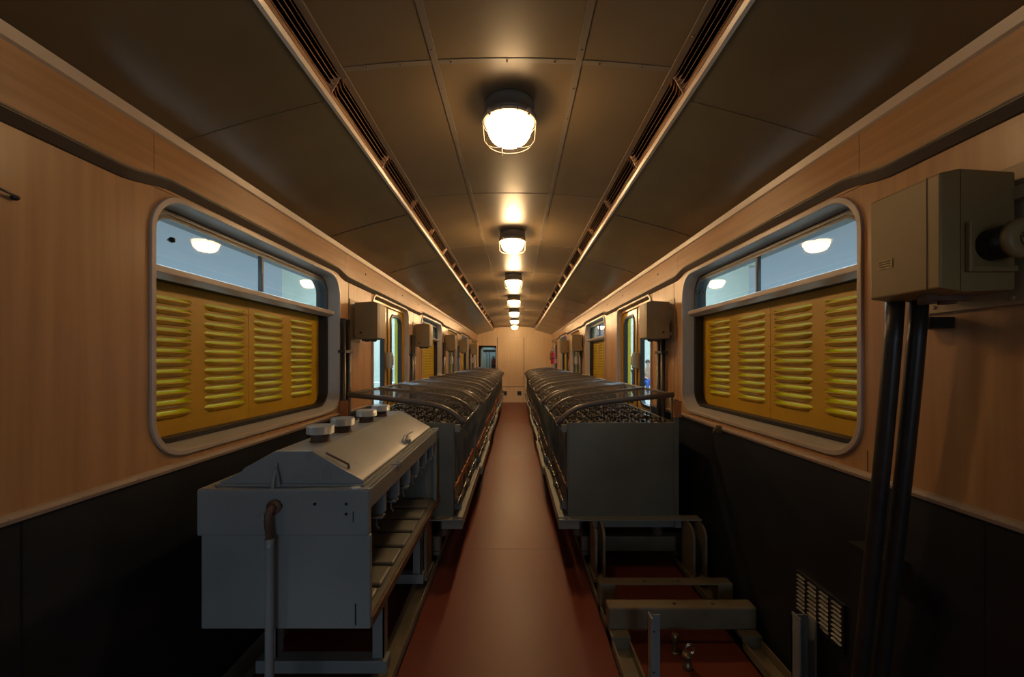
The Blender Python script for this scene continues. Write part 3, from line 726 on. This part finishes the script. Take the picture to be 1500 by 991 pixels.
# ------------------------------------------------------------------ battery trolleys
LP = [(.299, -.410), (.318, -.385), (.345, -.358), (.39, -.326), (.436, -.303), (.50, -.286), (.60, -.270), (.80, -.246), (1.04, -.221)]
def lidz(h):
    for (a, za), (b, zb) in zip(LP[:-1], LP[1:]):
        if h <= b: return za + (zb - za)*(h - a)/(b - a)
    return LP[-1][1]
CL = 1.17
def make_cart(s, y):
    P = S(s); t = thing('battery_trolley', (XC + s*.7, y, -1.18), '', 'battery trolley', 'battery trolleys in a row along the %s wall' % SIDE[s])
    h0, h1, zt, zb = .364, 1.053, -.398, -.997
    # box
    MB().sbox(s, h0, h1, y, y + .012, zb, zt).build('end_plate', M['bat'], t, bevel=.002)
    MB().sbox(s, h0, h1, y + CL - .012, y + CL, zb, zt).build('end_plate', M['bat'], t)
    MB().sbox(s, h1 - .01, h1, y + .012, y + CL - .012, zb, zt).build('wall_side_plate', M['bat'], t)
    MB().sbox(s, h0 + .01, h1 - .01, y + .012, y + CL - .012, zb, zb + .012).build('tray_floor', M['bat'], t)
    q = MB().sbox(s, h0 + .006, h0 + .016, y + .012, y + CL - .012, zb, zt - .012)
    n = 24
    for i in range(n + 1):
        yy = y + .006 + (CL - .03)*i/n; w = .018 if i % 3 == 0 else .007
        q.sbox(s, h0 - (.006 if i % 3 == 0 else .001), h0 + .008, yy, yy + w, -.81, zt - (.005 if i % 3 == 0 else .03))
    q.build('ribbed_side', M['bat'], t)
    q = MB().sbox(s, h0 - .012, h0, y + .03, y + CL - .03, -.826, -.810); q.sbox(s, h0 - .012, h0 - .008, y + .03, y + CL - .03, -.85, -.815)
    q.build('ledge', M['orange'] if s < 0 else M['rust'], t)
    q = MB()
    for d in (.06, .33, .60, .87, 1.10): MB().sbox(s, h0 - .016, h0 + .002, y + d, y + d + .012, -.90, -.80).build('ledge_bracket', M['orange'] if s < 0 else M['rust'], t)
    for d in (.02, .40, .78, 1.12):
        q = MB().sbox(s, .325, .362, y + d, y + d + .03, -.462, -.415); q.tube([P(.355, y + d + .015, -.445), P(.315, y + d + .015, -.445)], .006, 8)
        q.tube([P(.36, y + d + .02, -.43), P(.36, y + d - .03, -.436)], .004, 6)
        q.build('lid_catch', M['greyd'], t, bevel=.002)
    # tube rail beside the base
    q = MB(); x = y - .05
    for k in range(4):
        a = x + .30*k
        q.tube([P(.335, a, -.905), P(.335, a + .285, -.905)], .014, 12); q.cm = 1; q.tube([P(.335, a + .283, -.905), P(.335, a + .302, -.905)], .010, 10); q.cm = 0
    q.build('tube_rail', [M['tubeb'], M['black']], t)
    q = MB()
    for d in (.1, .6, 1.08): MB().sbox(s, .325, .37, y + d, y + d + .02, -.985, -.90).build('rail_bracket', M['greyd'], t)
    # base frame
    q = MB().sbox(s, .300, .345, y - .035, y + CL, -1.052, -.985); q.sbox(s, .30, .36, y - .04, y + CL, -.990, -.982); q.build('base_beam', M['greyd'], t, bevel=.003)
    MB().sbox(s, 1.03, 1.07, y - .035, y + CL, -1.052, -.985).build('base_beam', M['greyd'], t, bevel=.003)
    q = MB().sbox(s, .300, 1.188 if s > 0 else 1.10, y - .06, y + .02, -1.0, -.990); q.sbox(s, .30, .43, y - .05, y - .035, -1.052, -1.0); q.sbox(s, .50, 1.04, y - .015, y, -1.055, -1.0)
    q.build('base_cross_member', M['greyd'], t, bevel=.002)
    MB().sbox(s, .34, 1.04, y + CL - .06, y + CL - .01, -1.05, -.998).build('base_cross_member', M['greyd'], t)
    for h in (.45, .99):
        for d in (.175, 1.035):
            MB().lathe([(.036, 0), (.038, .02), (.030, .035), (.038, .05), (.030, .07), (.036, .09), (.034, .126)], P(h, y + d, -1.18), 'z', 16).build('insulator', M['rust'], t)
    # hinged mesh lid
    lf = None; q = MB()
    for d, r in ((.02, .017), (.60, .013), (CL, .014)):
        MB().tube([P(h, y + d, z) for h, z in LP], r, 10).build('lid_hoop', M['tube'], t)
    q = MB(); q.tube([P(LP[0][0], y + .02, LP[0][1]), P(LP[0][0], y + CL, LP[0][1])], .009, 10); q.build('lid_rail', M['tubeb'], t); q = MB(); q.tube([P(LP[-1][0], y + .02, LP[-1][1]), P(LP[-1][0], y + CL, LP[-1][1])], .010, 10)
    q.build('lid_rail', M['tube'], t)
    q = MB(); k = 0; yy = y + .02
    while yy < y + CL:
        q.tube([P(h, yy, z + .004) for h, z in LP[1:]], .00095, 3, caps=False); yy += .024
    L_ = 0; h = .305
    while h < 1.04:
        q.tube([P(h, y + .02, lidz(h) + .004), P(h, y + CL, lidz(h) + .004)], .00095, 3, caps=False); h += .018
    q.build('wire_mesh', M['wire'], t)
    q = MB()
    for d in (.05, 1.10): MB().tube([P(1.04, y + d, -.221), P(1.047, y + d, -.40)], .009, 8).build('lid_post', M['greyd'], t)
    return t
COLW = ['next to the aisle', 'second from the aisle', 'second from the wall', 'next to the wall']
ROWW = ['front row', 'second row', 'third row', 'back row']
def cell_parts(s, hc, yc):
    P = S(s); w, l = .160, .272
    case = MB().sbox(s, hc - w/2, hc + w/2, yc - l/2, yc + l/2, -.975, -.435)
    caps = []
    for dh in (-.045, .045):
        for dy_ in (-.085, 0, .085): caps.append((dh, dy_))
    return P, case, caps
def make_cell(s, hc, yc, parts=True):
    P, case, caps = cell_parts(s, hc, yc)
    rng = random.Random(3)
    body = MB().sbox(s, hc - .08, hc + .08, yc - .136, yc + .136, -.975, -.435)
    tm = MB()
    posts = []
    for dh, dy_ in caps:
        z1 = -.435 + rng.uniform(.035, .062); posts.append((dh, dy_, z1))
    if parts:
        o = thing('battery_cell', (XC + s*hc, yc, -.975), '', 'battery')
        body.build('casing', M['cellc'], o, bevel=.006)
        for dh, dy_, z1 in posts:
            MB().lathe([(.013, -.437), (.013, -.42), (.007, -.418), (.007, z1 - .004), (.005, z1)], (XC + s*(hc + dh), yc + dy_, 0), 'z', 8).build('terminal', M['term'], o)
        q = MB()
        for dh in (-.045, .045): q.sbox(s, hc + dh - .009, hc + dh + .009, yc - .10, yc + .10, -.414, -.408)
        q.tube([P(hc - .045, yc - .12, -.411), P(hc - .01, yc - .15, -.395), P(hc + .045, yc - .12, -.411)], .006, 6)
        q.build('connector', M['term'], o)
        for dy_ in (-.05, .05): MB().lathe([(.016, -.436), (.016, -.418), (.010, -.412), (.008, -.404)], (XC + s*hc, yc + dy_, 0), 'z', 10).build('filler_cap', M['capm'], o)
        return o
    body.cm = 1
    for dh, dy_, z1 in posts: body.tube([P(hc + dh, yc + dy_, -.437), P(hc + dh, yc + dy_, z1)], .008, 6)
    for dh in (-.045, .045): body.sbox(s, hc + dh - .009, hc + dh + .009, yc - .10, yc + .10, -.414, -.408)
    o = body.build('battery_cell', [M['cellc'], M['term']]); tag(o, '', 'battery'); return o
TN = ['nearest', 'second', 'third', 'fourth', 'fifth', 'sixth', 'seventh', 'farthest']
for s in (-1, 1):
    c0 = make_cart(s, CART0)
    for k in range(NC):
        o = c0 if k == 0 else copy_tree(c0, dy=PITCH*k)
        if k: o.location.x += s*[-.0, -.022, .0, -.015, .01, -.01, .0, .012][k]
        o['label'] = '%s grey battery trolley with wire mesh lid, in the %s row' % (TN[k], SIDE[s])
    hs_ = [.372 + .168*(i + .5) for i in range(4)]
    a0 = make_cell(s, hs_[0], CART0 + .16); b0 = make_cell(s, hs_[0], CART0 + .16, False)
    for k in range(NC):
        for r in range(4):
            for i in range(4):
                src = a0 if k < 2 else b0
                dx = s*(hs_[i] - hs_[0]); dy_ = PITCH*k + .283*r
                if k == 0 and r == 0 and i == 0: o = a0
                elif k == 2 and r == 0 and i == 0: o = b0; o.location.y += dy_
                elif src is b0: 
                    o = b0.copy(); COL.objects.link(o); o.location = (b0.location.x + dx, b0.location.y + dy_ - PITCH*2, b0.location.z)
                else: o = copy_tree(a0, dx=dx, dy=dy_)
                o['label'] = 'battery cell in %s, %s, of the %s %s-hand trolley' % (ROWW[r], COLW[i], TN[k], SIDE[s])
                o['group'] = 'battery cells in the %s %s-hand trolley' % (TN[k], SIDE[s])
    # orange insulator plate and its post at the front corner by the wall
    P = S(s)
    q = MB().sbox(s, 1.028, 1.075, CART0 - .02, CART0 - .008, -.362, -.258); q.build('orange_tag', M['orange'], c0, label='orange marking plate')
    q = MB().sbox(s, 1.034, 1.064, CART0 - .008, CART0, -.98, -.25); q.build('corner_post', M['bat'], c0)

# ------------------------------------------------------------------ grey enamelled cabinet, left foreground
t = thing('grey_cabinet', (-.76, 1.95, ZFL), 'grey enamelled cabinet with sloping lid and four round vent caps, left foreground', 'cabinet')
xl, xr, yn, yf = -1.045, -.480, 1.34, 2.55
MB().box((xl + .012, yn + .006, -.884), (xr + .003, yn + .026, -.575)).build('front_panel', M['grey'], t, bevel=.004)
q = MB().box((xl, yn, -.578), (xr, yn + .03, -.422)); q.build('upper_front_panel', M['grey'], t, bevel=.008)
q = MB().box((xl, yn + .01, -.445), (xr, yf, -.424)); q.build('top_plate', M['grey'], t, bevel=.004)
MB().box((xl + .01, yn + .02, -.884), (xl + .022, yf, -.43)).build('back_panel', M['greyd'], t)
MB().box((xl + .012, yf - .02, -.884), (xr, yf, -.43)).build('end_panel', M['greyd'], t)
q = MB().box((xr - .012, yn + .01, -.49), (xr + .002, yf, -.424)); q.box((xr - .03, yn + .01, -.50), (xr - .012, yf, -.49)); q.build('top_rail', M['grey'], t, bevel=.003)
MB().box((xr - .014, yf - .07, -.86), (xr, yf, -.48)).build('corner_post', M['greyd'], t)
q = MB().box((xr - .006, yn + .02, -.884), (xr + .008, yf + .02, -.852)); q.box((xr - .05, yn + .02, -.884), (xr, yf, -.876)); q.build('bottom_rail', M['rust'], t, bevel=.003)
MB().box((xl + .02, yn + .02, -.876), (xr - .006, yf - .01, -.862)).build('tray', M['greyd'], t)
for i in range(7):
    y = yn + .05 + .162*i
    MB().box((xr - .26, y, -.862), (xr - .03, y + .135, -.845)).build('pan', M['greyd'], t, bevel=.008)
for i in range(7):
    y = 1.53 - .175 + .18 + .175*i - .01
    if y > 2.5: continue
    q = MB().prism([(xr - .004, -.48), (xr - .012, -.575), (xr - .085, -.575), (xr - .11, -.48)], FB(y), FB(y + .005))
    q.box((xr - .09, y - .03, -.580), (xr - .008, y + .012, -.574)); q.box((xr - .008, y - .012, -.56), (xr - .002, y + .006, -.48))
    q.tube([(xr - .03, y - .02, -.58), (xr - .03, y - .022, -.605), (xr - .022, y - .018, -.62)], .003, 6)
    q.build('hanging_bracket', M['grey'], t)
# sloping lid
ylid0, ylid1 = 1.375, 2.47
prof = [(-.995, -.424), (-.995, -.410), (-.925, -.378), (-.91, -.362), (-.808, -.306), (-.684, -.306), (-.532, -.392), (-.512, -.404), (-.512, -.424)]
lid = MB().prism(prof, FB(ylid0), FB(ylid1)).build('lid', M['grey'], t, bevel=.003)
q = MB().box((-1.005, ylid0 - .008, -.426), (-.504, ylid1 + .012, -.414)); q.build('lid_flange', M['grey'], lid, bevel=.002)
sl = lambda x: -.306 - (x + .684)*(.086/.152)
for yy in (1.43,):
    MB().tube([(-.645, yy - .035, sl(-.645) + .012), (-.57, yy - .03, sl(-.57) + .014)], .004, 8).tube([(-.57, yy - .03, sl(-.57) + .014), (-.57, yy - .03, sl(-.57))], .0045, 8).build('lid_bar', M['rust'], lid)
q = MB().tube([(-.527, 1.93, -.402), (-.533, 1.95, -.385), (-.540, 2.0, -.373), (-.537, 2.06, -.369), (-.532, 2.12, -.370)], [.006, .008, .007, .005, .003], 8)
q.box((-.548, 1.97, -.405), (-.512, 2.01, -.386)); q.build('lid_handle', M['grey'], lid)
for y in (1.66, 2.5):
    q = MB().box((-.515, y, -.432), (-.470, y + .05, -.420)); q.cyl((-.478, y + .025, -.428), .010, -.008, .012, 'z', 10); q.build('hinge_lug', M['grey'], t, bevel=.002)
MB().prism([(1.375, -.424), (1.375, -.41), (1.379, -.345), (1.368, -.345), (1.352, -.40), (1.345, -.424)], lambda a, b: (-.803, a, b), lambda a, b: (-.795, a, b)).build('gusset', M['grey'], t)
q = MB().prism([(-.818, -.424), (-.780, -.424), (-.793, -.358), (-.800, -.352), (-.806, -.358)], FB(1.362), FB(1.370)); q.build('gusset', M['greyd'], t)
for i, y in enumerate((1.55, 1.75, 2.03, 2.24)):
    cx = -.738
    cp = MB().lathe([(.038, -.31), (.038, -.305), (.034, -.30), (.034, -.274)], (cx, y, 0), 'z', 24).build('cap_neck', M['rust'], lid)
for i, y in enumerate((1.55, 1.75, 2.03, 2.24)):
    MB().lathe([(.046, -.277), (.0485, -.2755), (.0485, -.2755), (.0485, -.249), (.0485, -.249), (.047, -.2465), (.047, -.2465), (.002, -.246)], (-.738, y, 0), 'z', 28).build('vent_cap', M['grey'], lid)
# splash, rivets and weld seams on the front
q = MB()
for x, z in ((-.553, -.470), (-.553, -.503), (-.655, -.47), (-.765, -.475)): q.lathe([(.005, -.003), (.004, 0)], (x, yn, z), 'y', 8)
q.box((-.532, yn - .001, -.53), (-.529, yn, -.495)); q.box((-.527, yn + .004, -.87), (-.523, yn + .006, -.80)); q.build('weld_marks', M['black'], t)
q = MB().lathe([(.016, -.424), (.017, -.421), (.010, -.419)], (-.528, 1.356, 0), 'z', 9); q.build('paint_blob', M['white'], t)
# legs and floor frame
for x in (-.60, -1.05):
    for y in (1.72, 2.40):
        q = MB().box((x, y, -1.25), (x + .048, y + .006, -.88)); q.box((x + .042, y, -1.25), (x + .048, y + .05, -.88)); q.build('leg', M['grey'], t)
for y in (1.70, 2.38):
    MB().box((-1.08, y, -1.302), (-.535, y + .06, -1.25)).build('foot_beam', M['grey'], t, bevel=.003)
q = MB()
for y in (1.76, 2.44): q.prism([(-.552, -.88), (-.552, -.97), (-.50, -.88)], FB(y), FB(y + .006))
q.build('leg_gusset', M['rust'], t)
# drain pipe on the front
q = MB().lathe([(.024, -.012), (.022, 0)], (-.785, yn, -.478), 'y', 16); q.build('pipe_flange', M['rust'], t)
q = MB().tube([(-.785, yn, -.478), (-.786, yn - .024, -.480), (-.789, yn - .034, -.492), (-.790, yn - .034, -.52), (-.786, yn - .03, -.575)], .011, 12); q.build('pipe_elbow', M['rust'], t)
q = MB().tube([(-.786, yn - .03, -.57), (-.786, yn - .03, -.60), (-.787, yn - .03, -1.1), (-.79, yn - .03, -1.348)], [.015, .0135, .0135, .0135], 14); q.build('drain_pipe', M['grey'], t)

# brass fittings on the floor between the right rails
t = thing('pipe_nipple', (.685, 1.97, ZFL), 'upright dull brass pipe stub on the red floor behind the fittings', 'pipe fitting')
x, y = .74, 1.90
t.location = (x, y, 0)
MB().lathe([(.013, 0), (.013, .06), (.0145, .062), (.0145, .085), (.011, .087)], (x, y, ZFL), 'z', 16).build('stub', M['brass'], t)
MB().lathe([(.022, 0), (.022, .006), (.014, .007)], (x, y, ZFL), 'z', 16).build('base_ring', M['brass'], t)
t = thing('pipe_coupling', (.755, 1.80, ZFL), 'dull brass pipe coupling with open ring end, nearer the viewer', 'pipe fitting')
q = MB().lathe([(.020, 0), (.020, .022), (.016, .026), (.016, .05), (.021, .052), (.021, .066)], (.755, 1.80, ZFL), 'z', 16); q.build('coupling', M['brass'], t)
q = MB().tube([(.765 + .020*math.cos(a), 1.795 , ZFL + .088 + .020*math.sin(a)) for a in [2*PI*i/16 for i in range(16)]], .006, 8, closed=True); q.build('ring', M['steel'], t)

# ------------------------------------------------------------------ station hall outside
q = MB().box((-16, -8, ZFL - .4), (-1.42, 34, ZFL - .02)).build('floor_platform', M['platf']); tag(q, 'grey station platform outside the left windows', 'floor', kind='structure')
q = MB().box((1.40, -8, ZFL - .4), (16, 34, ZFL - .02)).build('floor_platform', M['platf']); tag(q, 'grey station platform outside the right windows', 'floor', kind='structure')
for s in (-1, 1):
    P = S(s)
    q = MB().box((s*11.4, 20, ZFL - .1), (s*5.2, 20.3, 4.6)); q.box((s*11.9, 19.85, 4.6), (s*5.2, 20.4, 4.78)); q.box((s*8.6 - .02, 19.985, ZFL - .1), (s*8.6 + .02, 20, 4.6))
    q = q.build('wall_hall', M['stone']); tag(q, 'pale stone hall wall outside the %s windows and doors' % SIDE[s], 'wall', kind='structure')
    q = MB().box((s*5.2, 26, ZFL - .1), (s*2.0, 26.3, 3.2)).build('wall_hall_end', M['hallw']); tag(q, 'distant pale wall beyond the %s doors' % SIDE[s], 'wall', kind='structure')
    t = thing('gallery_railing', (s*9, 20, 4.8), 'ornate railing on top of the pale wall outside the %s windows' % SIDE[s], 'railing')
    q = MB()
    for i in range(20): q.box((s*(11.3 - .3*i) - .02, 19.98, 4.78), (s*(11.3 - .3*i) + .02, 20.02, 5.25))
    q.build('bars', M['alu'], t)
    q = MB().box((s*11.4, 19.97, 5.25), (s*5.3, 20.03, 5.32)); q.build('top_rail', M['alu'], t)
    for i in range(6): MB().tube([(s*(10.8 - .9*i) + .2*math.cos(a), 20, 5.01 + .2*math.sin(a)) for a in [2*PI*j/14 for j in range(14)]], .02, 6, closed=True).build('scroll', M['alu'], t)
    # unseen fill lights added high over the platform to brighten hall and shutters
    for yy in (-2, 4, 10, 16):
        ld = bpy.data.lights.new('hall_fill', 'AREA'); ld.shape = 'RECTANGLE'; ld.size = 3; ld.size_y = 5; ld.energy = 580 if yy < 16 else 1200; ld.color = (.72, .90, 1.)
        lo = bpy.data.objects.new('hall_fill', ld); COL.objects.link(lo); lo.location = (s*5, yy, E + 5.6)

ld = bpy.data.lights.new('hall_fill', 'AREA'); ld.size = 2; ld.energy = 32; ld.color = (.62, .80, 1.)  # added cool fill behind the car, shining in through the rear opening
lo = bpy.data.objects.new('hall_fill', ld); COL.objects.link(lo); lo.location = (.5, -5.2, E - .1); lo.rotation_euler = (math.radians(86), 0, math.radians(6))

def skin_body(name, joints, links, root, m, parent):
    me = bpy.data.meshes.new(name); base = world_loc(parent); ks = list(joints)
    me.from_pydata([Vector((joints[k][0][0], joints[k][0][1], joints[k][0][2])) for k in ks], [(ks.index(a), ks.index(b)) for a, b in links], [])
    me.materials.append(m)
    o = bpy.data.objects.new(name, me); COL.objects.link(o); o.parent = parent
    md = o.modifiers.new('skin', 'SKIN')
    for i, k in enumerate(ks):
        r = joints[k][1]; me.skin_vertices[0].data[i].radius = (r, r) if not isinstance(r, tuple) else r
    me.skin_vertices[0].data[ks.index(root)].use_root = True
    md.use_smooth_shade = True
    o.modifiers.new('sub', 'SUBSURF').levels = 1
    o.modifiers['sub'].render_levels = 1
    return o
def person(x, y, label, pose, top, legs, face=PI):
    t = thing('person', (x, y, ZFL), label, 'person'); t.rotation_euler = (0, 0, 0)
    if pose == 'stand':
        j = dict(pel=((0, 0, .92), .13), wa=((0, 0, 1.08), .12), ch=((0, 0, 1.32), .15), nk=((0, -.01, 1.50), .05), hd=((0, -.02, 1.60), .07), cr=((0, -.01, 1.72), .075))
        L = [('pel', 'wa'), ('wa', 'ch'), ('ch', 'nk'), ('nk', 'hd'), ('hd', 'cr')]
        for n_, sg in (('l', -1), ('r', 1)):
            j.update({'sh' + n_: ((sg*.17, 0, 1.42), .055), 'el' + n_: ((sg*.24, .03, 1.13), .042), 'wr' + n_: ((sg*.25, -.06, .88), .028), 'ha' + n_: ((sg*.25, -.09, .80), .032),
                      'hi' + n_: ((sg*.09, 0, .88), .085), 'kn' + n_: ((sg*.11, -.01, .48), .058), 'an' + n_: ((sg*.11, .02, .08), .04), 'to' + n_: ((sg*.13, -.14, .035), .035)})
            L += [('ch', 'sh' + n_), ('sh' + n_, 'el' + n_), ('el' + n_, 'wr' + n_), ('wr' + n_, 'ha' + n_), ('pel', 'hi' + n_), ('hi' + n_, 'kn' + n_), ('kn' + n_, 'an' + n_), ('an' + n_, 'to' + n_)]
        hz = 1.62; hipz = .95
    else:
        j = dict(pel=((0, .05, .52), .14), wa=((0, .07, .66), .13), ch=((0, .03, .92), .15), nk=((0, 0, 1.09), .05), hd=((0, -.02, 1.19), .07), cr=((0, -.01, 1.31), .075))
        L = [('pel', 'wa'), ('wa', 'ch'), ('ch', 'nk'), ('nk', 'hd'), ('hd', 'cr')]
        for n_, sg in (('l', -1), ('r', 1)):
            j.update({'sh' + n_: ((sg*.17, .02, 1.01), .055), 'el' + n_: ((sg*.25, -.05, .76), .042), 'wr' + n_: ((sg*.14, -.28, .66), .028), 'ha' + n_: ((sg*.09, -.36, .63), .032),
                      'hi' + n_: ((sg*.10, .0, .50), .09), 'kn' + n_: ((sg*.15, -.42, .52), .06), 'an' + n_: ((sg*.14, -.42, .10), .042), 'to' + n_: ((sg*.15, -.58, .045), .036)})
            L += [('ch', 'sh' + n_), ('sh' + n_, 'el' + n_), ('el' + n_, 'wr' + n_), ('wr' + n_, 'ha' + n_), ('pel', 'hi' + n_), ('hi' + n_, 'kn' + n_), ('kn' + n_, 'an' + n_), ('an' + n_, 'to' + n_)]
        hz = 1.21
    skin_body('body', j, L, 'pel', M['skin'], t)
    # clothing as slightly larger shells over the same skeleton
    up = {k: (v[0], v[1] + .014) for k, v in j.items() if k in ('wa', 'ch', 'shl', 'shr', 'ell', 'elr')}
    skin_body('shirt', up, [('wa', 'ch'), ('ch', 'shl'), ('shl', 'ell'), ('ch', 'shr'), ('shr', 'elr')], 'wa', top, t)
    lo = {k: (v[0], v[1] + .014) for k, v in j.items() if k in ('pel', 'hil', 'hir', 'knl', 'knr', 'anl', 'anr')}
    skin_body('trousers', lo, [('pel', 'hil'), ('hil', 'knl'), ('knl', 'anl'), ('pel', 'hir'), ('hir', 'knr'), ('knr', 'anr')], 'pel', legs, t)
    me = bpy.data.meshes.new('hair'); bm = bmesh.new(); bmesh.ops.create_uvsphere(bm, u_segments=16, v_segments=10, radius=.098)
    for v in bm.verts: v.co = Vector((v.co.x*.92, v.co.y*1.02 + .022, v.co.z*.95 + hz + .075))
    bm.to_mesh(me); bm.free(); me.materials.append(M['hair'])
    o = bpy.data.objects.new('hair', me); COL.objects.link(o); o.parent = t
    return t
person(5.17, 16, 'seated person in a pale yellow shirt and blue trousers beyond the right door', 'sit', M['yshirt'], M['jeans'])
person(4.60, 15.6, 'standing person in a dull red top beyond the right door', 'stand', M['rshirt'], M['navy'])
t = thing('bench', (5.17, 16.1, ZFL), 'grey platform bench under the seated person', 'bench')
MB().box((4.7, 15.9, ZFL + .36), (5.9, 16.3, ZFL + .40)).build('seat', M['alu'], t)
for x in (4.8, 5.8): MB().box((x - .03, 15.95, ZFL - .02), (x + .03, 16.25, ZFL + .36)).build('leg', M['alu'], t)
t = thing('display_stand', (-4.65, 16, ZFL), 'blue panel on a pale stand beyond the left door', 'stand')
xx = -174.5*16/600
MB().box((xx - .06, 15.97, -.68), (xx + .07, 16.03, -.36)).build('panel', M['blue'], t)
MB().box((xx - .2, 15.9, -.36), (xx + .2, 16.1, .02)).build('head_board', M['white'], t)
for k in (-1, 1): MB().box((xx + k*.16 - .02, 15.98, ZFL - .02), (xx + k*.16 + .02, 16.02, -.36)).build('leg', M['alu'], t)
t = thing('table', (-4.2, 13, ZFL), 'low pale table beyond the left door', 'table')
MB().box((-4.9, 12.6, -.74), (-3.75, 13.2, -.70)).build('table_top', M['white'], t)
for x in (-4.85, -3.8):
    for y in (12.65, 13.15): MB().box((x - .02, y - .02, ZFL - .02), (x + .02, y + .02, -.74)).build('leg', M['alu'], t)

# ------------------------------------------------------------------ world (daylit hall), camera
wd = bpy.data.worlds.new('hall_light'); SC.world = wd; wd.use_nodes = True
nt = wd.node_tree; N = nt.nodes; L = nt.links; bg = N['Background']
tc = N.new('ShaderNodeTexCoord'); sx = N.new('ShaderNodeSeparateXYZ'); cr = N.new('ShaderNodeValToRGB')
L.new(tc.outputs['Generated'], sx.inputs[0]); mr = N.new('ShaderNodeMapRange'); mr.inputs['From Min'].default_value = -.2; mr.inputs['From Max'].default_value = 1
L.new(sx.outputs['Z'], mr.inputs['Value']); L.new(mr.outputs['Result'], cr.inputs['Fac'])
e = cr.color_ramp.elements; e[0].position = 0; e[0].color = (.24, .30, .33, 1); e[1].position = 1; e[1].color = (.14, .17, .19, 1)
n = e.new(.28); n.color = (.24, .33, .39, 1); n = e.new(.46); n.color = (.115, .14, .15, 1)
L.new(cr.outputs['Color'], bg.inputs['Color']); bg.inputs['Strength'].default_value = 1.3

cd = bpy.data.cameras.new('camera'); cam = bpy.data.objects.new('camera', cd); COL.objects.link(cam)
cam.location = (0, 0, E); cam.rotation_euler = (PI/2, 0, 0)
cd.sensor_width = 36; cd.lens = 14.4; cd.shift_x = -5/1500; cd.shift_y = 31.5/1500; cd.clip_start = .02
SC.camera = cam
SC.view_settings.view_transform = 'Standard'; SC.view_settings.look = 'None'; SC.view_settings.gamma = 1; SC.view_settings.exposure = 0
SC.view_settings.use_curve_mapping = False
cy = SC.cycles
cy.use_denoising = True; cy.max_bounces = 8; cy.diffuse_bounces = 4; cy.glossy_bounces = 4; cy.transparent_max_bounces = 16
cy.sample_clamp_indirect = 4; cy.caustics_reflective = False; cy.caustics_refractive = False
